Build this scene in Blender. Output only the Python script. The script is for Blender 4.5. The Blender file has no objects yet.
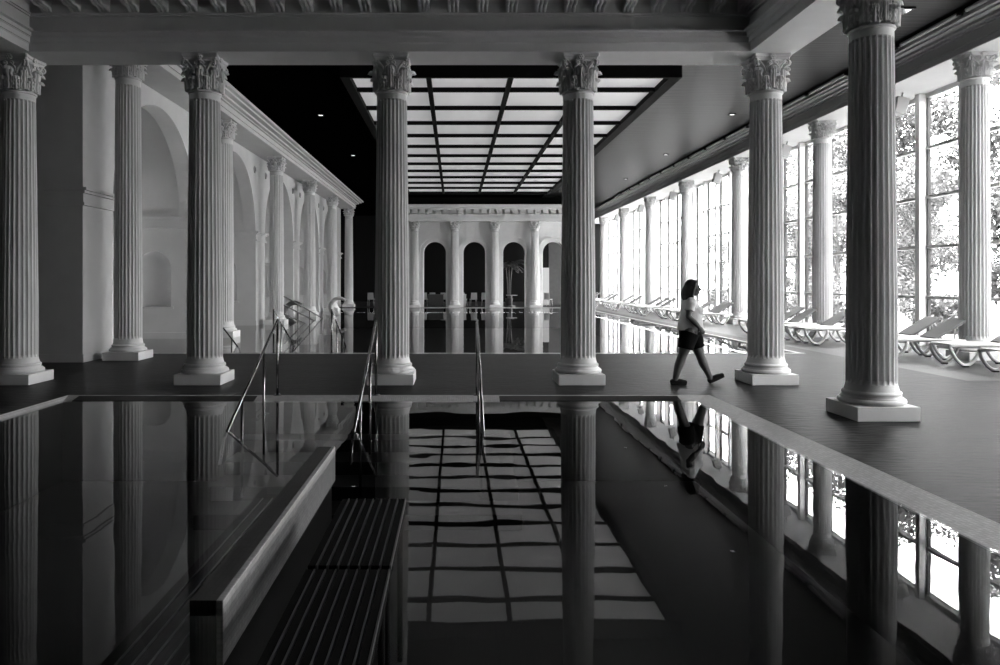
import bpy, bmesh, math, random
from mathutils import Vector, Matrix
sc = bpy.context.scene
C = sc.collection
PI = math.pi
random.seed(7)

# ------------------------------------------------------------------ camera, sky, sun, exposure
cam_d = bpy.data.cameras.new('camera'); cam = bpy.data.objects.new('camera', cam_d); C.objects.link(cam)
cam.location = (0, 0, 1.6); cam.rotation_euler = (PI/2, 0, 0)
cam_d.sensor_width = 36; cam_d.lens = 0.740*36
cam_d.shift_x = 0.045; cam_d.shift_y = -0.0505
cam_d.clip_end = 400
sc.camera = cam

w = bpy.data.worlds.new('overcast_sky'); sc.world = w; w.use_nodes = True
bg = w.node_tree.nodes['Background']
bg.inputs[0].default_value = (1, 1, 1, 1); bg.inputs[1].default_value = 12.0

sun_d = bpy.data.lights.new('sun', 'SUN'); sun = bpy.data.objects.new('sun', sun_d); C.objects.link(sun)
sun_d.energy = 4.0; sun_d.angle = math.radians(2)
sun.rotation_euler = Vector((0.75, 0.35, -0.95)).to_track_quat('-Z', 'Y').to_euler()

# the window wall as a sampling portal for the sky (gives off no light of its own)
po_d = bpy.data.lights.new('window_portal', 'AREA'); po = bpy.data.objects.new('window_portal', po_d); C.objects.link(po)
po_d.shape = 'RECTANGLE'; po_d.size = 57.4; po_d.size_y = 6.2; po_d.cycles.is_portal = True
po.location = (11.93, 31.3, 3.15); po.rotation_euler = (PI/2, 0, PI/2)

vs = sc.view_settings
vs.view_transform = 'Standard'; vs.look = 'None'; vs.gamma = 1; vs.use_curve_mapping = False
vs.exposure = 1.0
sc.cycles.max_bounces = 10; sc.cycles.diffuse_bounces = 2; sc.cycles.glossy_bounces = 5
sc.cycles.transparent_max_bounces = 24
sc.cycles.use_denoising = True
sc.cycles.blur_glossy = 0.8; sc.cycles.caustics_reflective = True; sc.cycles.caustics_refractive = False

# ------------------------------------------------------------------ materials
def mat(name, g, rough=0.6, spec=0.5, noise=0.0, nscale=4.0, bump=0.0, bscale=30.0, stretch=None, emit=0, metal=0.0, brick=None):
    m = bpy.data.materials.new(name); m.use_nodes = True
    nt = m.node_tree; N = nt.nodes; L = nt.links; b = N['Principled BSDF']
    b.inputs['Base Color'].default_value = (g, g, g, 1)
    b.inputs['Roughness'].default_value = rough
    b.inputs['Specular IOR Level'].default_value = spec
    b.inputs['Metallic'].default_value = metal
    if emit:
        b.inputs['Emission Color'].default_value = (1, 1, 1, 1)
        b.inputs['Emission Strength'].default_value = emit
    tc = N.new('ShaderNodeTexCoord'); mp = N.new('ShaderNodeMapping'); L.new(tc.outputs['Object'], mp.inputs[0])
    if stretch: mp.inputs['Scale'].default_value = stretch
    col = None
    if noise:
        n = N.new('ShaderNodeTexNoise'); n.inputs['Scale'].default_value = nscale; n.inputs['Detail'].default_value = 6
        L.new(mp.outputs[0], n.inputs['Vector'])
        mr = N.new('ShaderNodeMapRange'); mr.inputs[1].default_value = .25; mr.inputs[2].default_value = .75
        mr.inputs[3].default_value = g*(1-noise); mr.inputs[4].default_value = g*(1+noise)
        L.new(n.outputs[0], mr.inputs[0]); col = mr.outputs[0]
    h = None
    if brick:
        size, gout, lift = brick
        br = N.new('ShaderNodeTexBrick'); br.offset = 0
        br.inputs['Scale'].default_value = 1.0; br.inputs['Brick Width'].default_value = size; br.inputs['Row Height'].default_value = size
        br.inputs['Mortar Size'].default_value = size*0.06; br.inputs['Mortar Smooth'].default_value = .2
        br.inputs['Color1'].default_value = (1, 1, 1, 1); br.inputs['Color2'].default_value = (.8, .8, .8, 1)
        br.inputs['Mortar'].default_value = (gout, gout, gout, 1)
        sw = N.new('ShaderNodeMapping'); L.new(tc.outputs['Object'], sw.inputs[0])
        sw.inputs['Rotation'].default_value = lift; sw.inputs['Location'].default_value = (size*.5,)*3
        L.new(sw.outputs[0], br.inputs['Vector'])
        mu = N.new('ShaderNodeMix'); mu.data_type = 'RGBA'; mu.blend_type = 'MULTIPLY'; mu.inputs[0].default_value = 1
        if col is not None: L.new(col, mu.inputs[6])
        else: mu.inputs[6].default_value = (g, g, g, 1)
        L.new(br.outputs['Color'], mu.inputs[7]); col = mu.outputs[2]
    if col is not None: L.new(col, b.inputs['Base Color'])
    if bump:
        n2 = N.new('ShaderNodeTexNoise'); n2.inputs['Scale'].default_value = bscale; n2.inputs['Detail'].default_value = 3
        L.new(mp.outputs[0], n2.inputs['Vector'])
        bp = N.new('ShaderNodeBump'); bp.inputs['Strength'].default_value = bump; bp.inputs['Distance'].default_value = .02
        L.new(n2.outputs[0], bp.inputs['Height']); L.new(bp.outputs[0], b.inputs['Normal'])
    return m

def see_through(name, ior, tint, rough=0.0, bump=0.0, scale=(1, 1, 1), nscale=1.0, gloss=1.0):
    m = bpy.data.materials.new(name); m.use_nodes = True
    nt = m.node_tree; N = nt.nodes; L = nt.links; N.remove(N['Principled BSDF'])
    out = N['Material Output']
    tr = N.new('ShaderNodeBsdfTransparent'); tr.inputs[0].default_value = (tint, tint, tint, 1)
    gl = N.new('ShaderNodeBsdfGlossy'); gl.inputs['Roughness'].default_value = rough; gl.inputs[0].default_value = (gloss,)*3+(1,)
    # Schlick reflectance, the same from both sides of the sheet
    fr = N.new('ShaderNodeLayerWeight'); fr.inputs[0].default_value = .5
    pw = N.new('ShaderNodeMath'); pw.operation = 'POWER'; pw.inputs[1].default_value = 5; L.new(fr.outputs['Facing'], pw.inputs[0])
    r0 = ((ior-1)/(ior+1))**2
    ma = N.new('ShaderNodeMath'); ma.operation = 'MULTIPLY_ADD'; ma.inputs[1].default_value = 1-r0; ma.inputs[2].default_value = r0; L.new(pw.outputs[0], ma.inputs[0])
    mx = N.new('ShaderNodeMixShader')
    L.new(ma.outputs[0], mx.inputs[0]); L.new(tr.outputs[0], mx.inputs[1]); L.new(gl.outputs[0], mx.inputs[2]); L.new(mx.outputs[0], out.inputs[0])
    if bump:
        tc = N.new('ShaderNodeTexCoord'); mp = N.new('ShaderNodeMapping'); mp.inputs['Scale'].default_value = scale
        n = N.new('ShaderNodeTexNoise'); n.inputs['Scale'].default_value = nscale; n.inputs['Detail'].default_value = 2
        bp = N.new('ShaderNodeBump'); bp.inputs['Strength'].default_value = bump; bp.inputs['Distance'].default_value = .01
        L.new(tc.outputs['Object'], mp.inputs[0]); L.new(mp.outputs[0], n.inputs['Vector']); L.new(n.outputs[0], bp.inputs['Height'])
        L.new(bp.outputs[0], gl.inputs['Normal']); L.new(bp.outputs[0], fr.inputs['Normal'])
    return m

M = dict(
    stone=mat('painted_stone', .78, .55, .4, noise=.05, nscale=3, bump=.05, bscale=40),
    plaster=mat('white_plaster', .64, .7, .3, noise=.05, nscale=2, bump=.04, bscale=60),
    bright=mat('lit_plaster', .90, .7, .3, noise=.04, nscale=2),  # plaster made lighter to carry the stronger light on the end arcade
    beam=mat('beam_plaster', .84, .6, .3, noise=.04, nscale=3),
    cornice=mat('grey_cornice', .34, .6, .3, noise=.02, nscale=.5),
    blackceil=mat('matt_black_ceiling', .0015, .8, .0, noise=.2),  # blacker than the window-side ceiling
    ceiling=mat('dark_lacquered_ceiling', .005, .40, .07, bump=.35, bscale=1.6, noise=.3, nscale=2.0, stretch=(.35, 9, 1)),
    black=mat('black_metal', .008, .45, .3),
    matblack=mat('matt_black_slats', .004, .8, .1),
    deck=mat('deck_tile', .024, .45, .08, noise=.4, nscale=1.1, bump=.7, bscale=9, stretch=(.5, 1.6, 1), brick=(.11, .72, (0, 0, 0))),
    windowlit_deck=mat('windowlit_deck_tile', .075, .45, .2, noise=.15, nscale=1.1, bump=.4, bscale=9, stretch=(.5, 1.6, 1), brick=(.11, .8, (0, 0, 0))),  # deck tile with the window light put into its colour
    coping=mat('coping_mosaic', .62, .5, .5, noise=.08, nscale=5, brick=(.03, .55, (0, 0, 0))),
    tile_face=mat('mosaic_face', .46, .5, .5, noise=.08, nscale=6, brick=(.03, .55, (0, PI/2, 0))),
    shaded_tile=mat('shaded_mosaic', .06, .5, .2, noise=.08, nscale=6, brick=(.03, .6, (0, 0, 0))),  # divider mosaic again, darkened to hold shade in its colour
    basin=mat('pool_basin_tile', .006, .5, .3, noise=.15, nscale=2, brick=(.05, .45, (0, 0, 0))),
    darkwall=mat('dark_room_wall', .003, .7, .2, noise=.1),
    greywall=mat('grey_room_wall', .10, .7, .2, noise=.1),
    panel=mat('milk_glass', .7, .4, .4, emit=.135),
    lamp=mat('lamp_glow', .8, .4, .4, emit=1.2),
    steel=mat('polished_steel', .30, .2, .5, metal=1.0, noise=.04, nscale=20),
    darksteel=mat('dark_steel', .12, .35, .5, metal=.6, noise=.05),
    frame=mat('white_window_frame', .75, .4, .5, noise=.03),
    transom=mat('grey_transom', .45, .4, .5, noise=.03),
    sash=mat('dark_sash', .06, .5, .3),
    plastic=mat('white_plastic', .55, .38, .5, noise=.03),
    sling=mat('pale_sling_fabric', .22, .7, .2, noise=.06, nscale=30),
    speaker=mat('speaker_shell', .45, .5, .4, noise=.03),
    skin=mat('skin', .085, .5, .4, noise=.06, nscale=12),
    hair=mat('dark_hair', .012, .45, .4, noise=.4, nscale=30, stretch=(1, 1, .2), bump=.5, bscale=40),
    shirt=mat('pale_tshirt', .58, .8, .2, noise=.05, nscale=6, bump=.35, bscale=9),
    shorts=mat('black_shorts', .006, .9, .05, noise=.1, bump=.3, bscale=9),
    shoe=mat('black_shoe', .010, .7, .08, noise=.1),
    leaf=mat('leaf', .045, .5, .3, noise=.8, nscale=1.2),
    leaf_pale=mat('pale_leaf', .13, .5, .3, noise=.8, nscale=1.2),
    bark=mat('bark', .10, .8, .2, noise=.3, nscale=8, bump=.5),
    grass=mat('lawn', .45, .8, .2, noise=.35, nscale=3, bump=.5, bscale=20),
    terrace=mat('pale_terrace', .6, .7, .3, noise=.08),
    glass=see_through('window_glass', 1.3, .94),
    water=see_through('pool_water', 1.33, .95, bump=.16, scale=(1.0, 1.0, 1), nscale=1.1, gloss=.76),
    palm=mat('palm_leaf', .12, .5, .3, noise=.3),
)

# ------------------------------------------------------------------ mesh helpers
class MB:
    def __init__(s): s.v = []; s.f = []; s.sm = []
    def add(s, vs_, fs, smooth=False):
        o = len(s.v); s.v += [tuple(p) for p in vs_]
        for f in fs: s.f.append(tuple(i+o for i in f)); s.sm.append(smooth)
        return s
    def box(s, x0, x1, y0, y1, z0, z1, b=0.0):
        if b <= 0:
            return s.add([(x0,y0,z0),(x1,y0,z0),(x1,y1,z0),(x0,y1,z0),(x0,y0,z1),(x1,y0,z1),(x1,y1,z1),(x0,y1,z1)],
                     [(3,2,1,0),(4,5,6,7),(0,1,5,4),(1,2,6,5),(2,3,7,6),(3,0,4,7)])
        bm = bmesh.new(); bmesh.ops.create_cube(bm, size=1)
        for v in bm.verts: v.co = Vector(((x0+x1)/2+v.co.x*(x1-x0), (y0+y1)/2+v.co.y*(y1-y0), (z0+z1)/2+v.co.z*(z1-z0)))
        bmesh.ops.bevel(bm, geom=bm.edges[:], offset=b, segments=2, affect='EDGES', profile=.5)
        bm.verts.index_update(); s.add([v.co for v in bm.verts], [[v.index for v in f.verts] for f in bm.faces]); bm.free()
        return s
    def lathe(s, prof, n=32, cx=0, cy=0, smooth=True, cap=True):
        vs_ = [(cx+r*math.cos(2*PI*i/n), cy+r*math.sin(2*PI*i/n), z) for r, z in prof for i in range(n)]
        fs = [(k*n+i, k*n+(i+1)%n, (k+1)*n+(i+1)%n, (k+1)*n+i) for k in range(len(prof)-1) for i in range(n)]
        if cap: fs += [tuple(range(n-1, -1, -1)), tuple((len(prof)-1)*n+i for i in range(n))]
        return s.add(vs_, fs, smooth)
    def tube(s, pts, r, n=10, closed_caps=True, smooth=True, flat=1.0):
        pts = [Vector(p) for p in pts]; rs = r if isinstance(r, (list, tuple)) else [r]*len(pts)
        T = []
        for i in range(len(pts)):
            a = pts[max(i-1, 0)]; b = pts[min(i+1, len(pts)-1)]; T.append((b-a).normalized())
        ref = Vector((0, 0, 1)) if abs(T[0].z) < .9 else Vector((1, 0, 0))
        u = (ref - T[0]*ref.dot(T[0])).normalized()
        vs_ = []
        for p, t, rr in zip(pts, T, rs):
            u = (u - t*u.dot(t)); u = u.normalized() if u.length > 1e-6 else t.orthogonal().normalized()
            v = t.cross(u)
            for i in range(n):
                a = 2*PI*i/n; vs_.append(p + u*(math.cos(a)*rr) + v*(math.sin(a)*rr*flat))
        fs = [(k*n+i, k*n+(i+1)%n, (k+1)*n+(i+1)%n, (k+1)*n+i) for k in range(len(pts)-1) for i in range(n)]
        if closed_caps: fs += [tuple(range(n-1, -1, -1)), tuple((len(pts)-1)*n+i for i in range(n))]
        return s.add(vs_, fs, smooth)
    def ellipsoid(s, c, r, nu=16, nv=10, rot=None):
        vs_ = []; fs = []
        for j in range(nv+1):
            t = PI*j/nv
            for i in range(nu):
                a = 2*PI*i/nu
                p = Vector((r[0]*math.sin(t)*math.cos(a), r[1]*math.sin(t)*math.sin(a), r[2]*math.cos(t)))
                if rot is not None: p = rot @ p
                vs_.append(p + Vector(c))
        for j in range(nv):
            for i in range(nu): fs.append((j*nu+i, (j+1)*nu+i, (j+1)*nu+(i+1)%nu, j*nu+(i+1)%nu))
        return s.add(vs_, fs, True)
    def grid(s, fn, nu, nv, smooth=True):
        vs_ = [fn(i/nu, j/nv) for j in range(nv+1) for i in range(nu+1)]
        fs = [(j*(nu+1)+i, j*(nu+1)+i+1, (j+1)*(nu+1)+i+1, (j+1)*(nu+1)+i) for j in range(nv) for i in range(nu)]
        return s.add(vs_, fs, smooth)
    def mesh(s, name):
        me = bpy.data.meshes.new(name); me.from_pydata(s.v, [], s.f)
        me.polygons.foreach_set('use_smooth', s.sm); me.update()
        return me
    def build(s, name, m, parent=None):
        me = s.mesh(name); me.materials.append(M[m] if isinstance(m, str) else m)
        o = bpy.data.objects.new(name, me); C.objects.link(o)
        if parent: o.parent = parent
        return o

def tag(o, label, cat, group=None, kind=None):
    o['label'] = label; o['category'] = cat
    if group: o['group'] = group
    if kind: o['kind'] = kind
    return o
def structure(o, label=None):
    o['kind'] = 'structure'
    if label: o['label'] = label
    return o
def empty(name, loc=(0, 0, 0), rz=0):
    o = bpy.data.objects.new(name, None); C.objects.link(o); o.location = loc; o.rotation_euler = (0, 0, rz); o.empty_display_size = .1
    return o
def kids(o): return [c for c in C.objects if c.parent == o]
def copy_tree(o, parent=None):
    c = o.copy(); C.objects.link(c)
    if parent: c.parent = parent
    for ch in kids(o): copy_tree(ch, c)
    return c

def remeshed(mb, name, m, parent, voxel=.008, smooth=4):
    me = mb.mesh(name); o = bpy.data.objects.new(name, me); C.objects.link(o)
    r = o.modifiers.new('r', 'REMESH'); r.mode = 'VOXEL'; r.voxel_size = voxel; r.use_smooth_shade = True
    s = o.modifiers.new('s', 'SMOOTH'); s.iterations = smooth; s.factor = .5
    dg = bpy.context.evaluated_depsgraph_get()
    me2 = bpy.data.meshes.new_from_object(o.evaluated_get(dg)); me2.name = name
    o.modifiers.clear(); o.data = me2; bpy.data.meshes.remove(me)
    me2.materials.clear(); me2.materials.append(M[m]); me2.polygons.foreach_set('use_smooth', [True]*len(me2.polygons))
    if parent: o.parent = parent
    return o

# ------------------------------------------------------------------ main dimensions
XL, XR = -6.8, 10.82             # hall column axes
YS = [15.4+6.4*k for k in range(7)]
FRONT_Y = 11.81; FX = [-6.96, -3.99, -1.005, 1.965, 4.96]
ZT = 5.17                        # underside of the front beam
HC = 6.33                        # hall column height
ZC = 6.98                         # ceiling
WZ = -0.04                       # water level
XA = -7.42                       # face of the arcade wall
XW = 11.85                       # window wall
NP = (-5.42, 3.31, -4.0, 10.22)  # near pool
HP = (-9.75, 7.7, 16.6, 46.3)    # hall pool

# ------------------------------------------------------------------ floor, basins, water
def slab(rects, z0, z1):
    b = MB()
    for x0, x1, y0, y1 in rects: b.box(x0, x1, y0, y1, z0, z1)
    return b
fl = slab([(-12, -5.46, -6, 10.46), (3.60, XW+.1, -6, 10.46), (-12, XW+.1, 10.46, 12.0), (-12, 8.3, 12.0, HP[2]-.1),
           (HP[1]+.12, 8.3, HP[2]-.1, 60), (-12, HP[1]+.12, HP[3], 60), (-5.46, 3.60, -6, NP[2])], -.3, 0)
structure(fl.build('floor', 'deck'))
structure(MB().box(8.3, XW+.1, 12.0, 60, -.3, 0).build('floor_windowlit', 'windowlit_deck'))  # lounger strip, lighter in colour to imitate light from the windows
# sloping mosaic lip round the near pool
cp = MB()
def lip(p):  # p: outer top pair, inner low pair
    (ax, ay), (bx_, by), (cx_, cy), (dx, dy) = p
    cp.add([(ax, ay, .003), (bx_, by, .003), (cx_, cy, -.048), (dx, dy, -.048), (ax, ay, -.06), (bx_, by, -.06), (cx_, cy, -.06), (dx, dy, -.06)],
           [(0, 1, 2, 3), (2, 6, 7, 3), (0, 4, 5, 1), (7, 6, 5, 4), (0, 3, 7, 4), (1, 5, 6, 2)])
lip([(3.60, NP[2]), (3.60, 10.46), (3.30, 10.21), (3.30, NP[2])])
lip([(-5.46, 10.46), (-5.46, NP[2]), (-5.41, NP[2]), (-5.41, 10.21)])
lip([(3.60, 10.46), (-5.46, 10.46), (-5.41, 10.21), (3.30, 10.21)])
structure(cp.build('trim_1', 'coping'))
for n_, (x0, x1) in enumerate(((.62, 3.12), (-5.28, -2.78))):     # black overflow slots on the far lip
    structure(MB().add([(x0, 10.40, .001), (x1, 10.40, .001), (x1, 10.20, -.036), (x0, 10.20, -.036), (x0, 10.40, -.05), (x1, 10.40, -.05), (x1, 10.20, -.08), (x0, 10.20, -.08)],
        [(3, 2, 1, 0), (4, 5, 6, 7), (0, 1, 5, 4), (2, 3, 7, 6), (1, 2, 6, 5), (3, 0, 4, 7)]).build('trim_%d' % (9+n_), 'black'))
cp = MB()
cp.box(HP[0], HP[1]+.12, HP[2]-.1, HP[2], -.05, .012, .008)
cp.box(HP[1], HP[1]+.12, HP[2], HP[3], -.05, .003, .002); cp.box(-3.2, HP[1], HP[3]-.02, HP[3]+.1, -.05, .006, .008)
structure(cp.build('trim_2', 'coping'))
def basin(r, depth, name, top):
    x0, x1, y0, y1 = r; b = MB(); t = .035
    b.box(x0-t, x1+t, y0-t, y1+t, -depth-t, -depth)
    b.box(x0-t, x0, y0-t, y1+t, -depth, top); b.box(x1, x1+t, y0-t, y1+t, -depth, top)
    b.box(x0, x1, y0-t, y0, -depth, top); b.box(x0, x1, y1, y1+t, -depth, top)
    return structure(b.build(name, 'basin'))
basin(NP, 1.15, 'pool_floor', -.062); basin(HP, 1.3, 'hall_pool_floor', -.305)
def water(r, name, wz=WZ):
    x0, x1, y0, y1 = r; b = MB().add([(x0, y0, wz), (x1, y0, wz), (x1, y1, wz), (x0, y1, wz)], [(0, 1, 2, 3)])
    return structure(b.build(name, 'water'))
water(NP, 'pool_water'); water(HP, 'hall_pool_water', -.02)

# pool steps under the stair rails (below the water)
st = MB()
for k in range(4): st.box(-2.9, .75, 10.39-.55*(k+1), 10.39-.55*k, -1.15, -.50-.16*k, .01)
structure(st.build('pool_steps_floor', 'basin'))
# dividing wall in the pool
structure(MB().box(-1.20, -1.165, 3.72, 7.2, -.33, .0, .004).build('wall_divider', 'tile_face'))
structure(MB().box(-1.335, -1.2, 3.72, 7.2, -.33, .0, .004).build('wall_divider_shaded', 'shaded_tile'))  # same mosaic, shade of the top and end put into the colour
structure(MB().box(-1.32, -1.20, 3.8, 7.2, -1.15, -.33).build('wall_divider_base', 'basin'))

# ------------------------------------------------------------------ ceiling, outer walls
ce = MB()
KB = .968
BX0, BX1, BY0, BY1, BZ = -2.66*KB, 5.42*KB, 18.6*KB, 43.2*KB, 1.6+5.13*KB
ce.box(BX1+.27, XW+.6, -6.3, 60, ZC, ZC+.3)
structure(ce.build('ceiling', 'ceiling'))
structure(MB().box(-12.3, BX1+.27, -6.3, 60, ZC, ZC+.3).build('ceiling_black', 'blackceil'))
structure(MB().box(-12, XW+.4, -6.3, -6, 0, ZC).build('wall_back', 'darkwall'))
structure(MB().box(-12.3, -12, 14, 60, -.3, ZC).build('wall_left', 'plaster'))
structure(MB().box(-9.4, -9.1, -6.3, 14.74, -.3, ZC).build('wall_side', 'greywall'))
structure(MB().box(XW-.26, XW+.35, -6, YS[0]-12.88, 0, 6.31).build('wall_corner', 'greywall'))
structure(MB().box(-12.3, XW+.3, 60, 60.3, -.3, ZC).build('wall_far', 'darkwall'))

# luminous ceiling box
lb = empty('luminous_ceiling_panel', ((BX0+BX1)/2, (BY0+BY1)/2, BZ))
tag(lb, 'long black-framed luminous ceiling grid of pale square panels over the far pool', 'skylight', kind='thing')
def L_(o, par):
    o.parent = par; o.matrix_parent_inverse = Matrix.Translation(-Vector(par.location)); return o
fr = MB()
fr.box(BX0-.22, BX0+.01, BY0, BY1, BZ, ZC); fr.box(BX1-.02, BX1+.27, BY0, BY1, BZ, ZC)
fr.box(BX0-.22, BX1+.27, BY0-.05, BY0+.05, BZ, ZC); fr.box(BX0-.22, BX1+.27, BY1-.05, BY1+.12, BZ, ZC)
L_(fr.build('frame', 'matblack'), lb)
gx = [-.67*KB, 1.42*KB, 3.46*KB]; gy = [(20.06+2.09*k)*KB for k in range(11)]
gr = MB()
for x in gx: gr.box(x-.06, x+.06, BY0, BY1, BZ+.01, BZ+.13)
for y in gy: gr.box(BX0, BX1, y-.05, y+.05, BZ+.02, BZ+.13)
L_(gr.build('bar_grid', 'matblack'), lb)
ex = [BX0]+gx+[BX1]; ey = [BY0]+gy+[BY1]
for i in range(4):
    for j in range(len(ey)-1):
        L_(MB().box(ex[i]+.01, ex[i+1]-.01, ey[j]+.01, ey[j+1]-.01, BZ+.14, BZ+.17).build('panel', 'panel'), lb)

# ------------------------------------------------------------------ columns
def shaft_mb(z0, z1, rb, rt, nf=24):
    b = MB(); per = 7; n = nf*per
    H = z1-z0
    levels = [(0, 1.07, 0), (.012, 1.02, 0), (.018, 1, 0), (.03, 1, 1), (.25, 1, 1), (.5, .985, 1), (.75, .945, 1), (.94, .895, 1), (.972, .885, 1), (.978, .885, 0), (1, .89, 0)]
    ring = []
    for t, s, fl_ in levels:
        r0 = rb*(1-(1-rt/rb)*(0 if t < .25 else ((t-.25)/.75)))*(s if t < .02 else 1)
        for i in range(n):
            k = (i % per)/per; a = 2*PI*i/n
            d = 0
            if fl_ and k < .80: d = math.sqrt(max(0, 1-((k-.40)/.40)**2))*r0*.115
            r = r0-d
            ring.append((r*math.cos(a), r*math.sin(a), z0+H*t))
    fs = [(k*n+i, k*n+(i+1) % n, (k+1)*n+(i+1) % n, (k+1)*n+i) for k in range(len(levels)-1) for i in range(n)]
    b.add(ring, fs, False)
    return b
def base_mb(z0, z1, rb):
    h = z1-z0; P = []
    for i in range(9):
        a = -PI/2+PI*i/8; P.append((rb*1.22+math.cos(a)*h*.22, z0+h*.22+math.sin(a)*h*.22))
    P += [(rb*1.24, z0+h*.48), (rb*1.14, z0+h*.56), (rb*1.12, z0+h*.64), (rb*1.17, z0+h*.68)]
    for i in range(7):
        a = -PI/2+PI*i/6; P.append((rb*1.10+math.cos(a)*h*.13, z0+h*.82+math.sin(a)*h*.13))
    P += [(rb*1.06, z1)]
    return MB().lathe(P, 40)
def capital_mb(z0, z1, r, w):
    """Corinthian: astragal, bell, two rows of acanthus leaves, corner volutes, concave abacus with rosettes."""
    b = MB(); h = z1-z0
    P = [(r, z0)]
    for i in range(7):
        a = -PI/2+PI*i/6; P.append((r*1.0+math.cos(a)*h*.035, z0+h*.035+math.sin(a)*h*.035))
    P += [(r*.88, z0+h*.08), (r*.86, z0+h*.35), (r*.90, z0+h*.60), (r*1.08, z0+h*.80), (r*1.2, z0+h*.84)]
    b.lathe(P, 32)
    def leaf(ang, zl, zh, wid, out):
        ca, sa = math.cos(ang), math.sin(ang)
        def fn(u, v):
            x = (u-.5)*2
            lob = .70+.30*abs(math.sin(v*PI*3.5))
            ww = wid*(.92-.25*v)*lob*(1 if v < .9 else .85)
            if v < .72:
                rr = r*.93+.018+out*.30*(v/.72)**1.5; zz = zl+(zh-zl)*v/.72
            else:
                q = (v-.72)/.28*PI*.85
                rr = r*.93+.018+out*(.30+.50*(1-math.cos(q))); zz = zh+math.sin(q)*h*.075-(.0 if q < PI/2 else (q-PI/2)*h*.05)
            rr += .052*(1-x*x)*(1-.3*v)+.014*math.cos(x*PI*3)+.010*math.cos(v*PI*7)*abs(x)
            tx = x*ww
            return (rr*ca-tx*sa, rr*sa+tx*ca, zz)
        b.grid(fn, 12, 20)
    for k in range(8): leaf(2*PI*k/8+PI/8, z0+h*.07, z0+h*.34, r*.37, .060)
    for k in range(8): leaf(2*PI*k/8, z0+h*.10, z0+h*.58, r*.36, .080)
    for k in range(4):
        a = PI/4+PI/2*k
        d = Vector((math.cos(a), math.sin(a), 0)); t_ = Vector((-math.sin(a), math.cos(a), 0))
        R0 = w*.5*1.28
        for s in (-1, 1):
            pts = [d*(r*.98)+t_*(s*r*.42)+Vector((0, 0, z0+h*.50)), d*(r*1.08)+t_*(s*r*.32)+Vector((0, 0, z0+h*.66)), d*(R0*.90)+t_*(s*r*.13)+Vector((0, 0, z0+h*.82))]
            for i in range(15):
                q = PI*.6-i*PI*2.6/14; rr = h*.085*(1-i/17)
                c_ = d*(R0*.93)+Vector((0, 0, z0+h*.755))
                pts.append(c_+d*(math.cos(q)*rr)+Vector((0, 0, math.sin(q)*rr))+t_*(s*.022))
            b.tube(pts, [.018]*3+[.018-.0006*i for i in range(15)], 6)
    for k in range(4):
        a = PI/2*k; d = Vector((math.cos(a), math.sin(a), 0)); t_ = Vector((-math.sin(a), math.cos(a), 0))
        for s in (-1, 1):
            pts = [d*(r*1.0)+t_*(s*r*.40)+Vector((0, 0, z0+h*.52)), d*(r*1.1)+t_*(s*r*.36)+Vector((0, 0, z0+h*.66))]
            for i in range(12):
                q = PI-i*PI*2.2/11; rr = h*.055*(1-i/14)
                c_ = d*(r*1.16)+t_*(s*r*.22)+Vector((0, 0, z0+h*.74))
                pts.append(c_+t_*(-s*math.cos(q)*-1*rr)+Vector((0, 0, math.sin(q)*rr)))
            b.tube(pts, .013, 6)
        for i in range(6):
            q = 2*PI*i/6
            b.ellipsoid(d*(w*.47)+t_*(math.cos(q)*.03)+Vector((0, 0, z0+h*.91+math.sin(q)*.03)), (.024, .024, .024), 8, 6)
        b.ellipsoid(d*(w*.49)+Vector((0, 0, z0+h*.91)), (.02, .02, .02), 8, 6)
    # abacus, concave sides, cut corners
    def outline(sc_):
        o = []
        for k in range(4):
            a = PI/2*k; d = Vector((math.cos(a), math.sin(a), 0)); t_ = Vector((-math.sin(a), math.cos(a), 0))
            for i in range(9):
                s = -1+2*i/8
                o.append((d*(w*.5*(.86+.14*s*s)*sc_)+t_*(s*w*.47*sc_)))
        return o
    lay = [(.93, .84), (.96, .88), (.96, .90), (1.0, .925), (1.03, .93), (1.03, 1.0)]
    vs_ = []; n = 36
    for s_, t in lay: vs_ += [(p.x, p.y, z0+h*t) for p in outline(s_)]
    fs = [(k*n+i, k*n+(i+1) % n, (k+1)*n+(i+1) % n, (k+1)*n+i) for k in range(len(lay)-1) for i in range(n)]
    fs += [tuple(range(n-1, -1, -1)), tuple((len(lay)-1)*n+i for i in range(n))]
    b.add(vs_, fs)
    return b
def make_column(name, H, rb, rt, pw, cap_h, cap_w, foot=False, nf=24, ph=.165):
    root = empty(name)
    MB().box(-pw/2, pw/2, -pw/2, pw/2, 0, ph, .008).build('plinth', 'stone', root)
    bh = .155
    base_mb(ph, ph+bh, rb).build('base', 'stone', root)
    shaft_mb(ph+bh, H-cap_h, rb, rt, nf).build('shaft', 'stone', root)
    capital_mb(H-cap_h, H, rt, cap_w).build('capital', 'stone', root)
    if foot: MB().box(-pw/2, pw/2, -pw/2, pw/2, -1.3, 0, 0).build('footing', 'stone', root)
    return root

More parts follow.
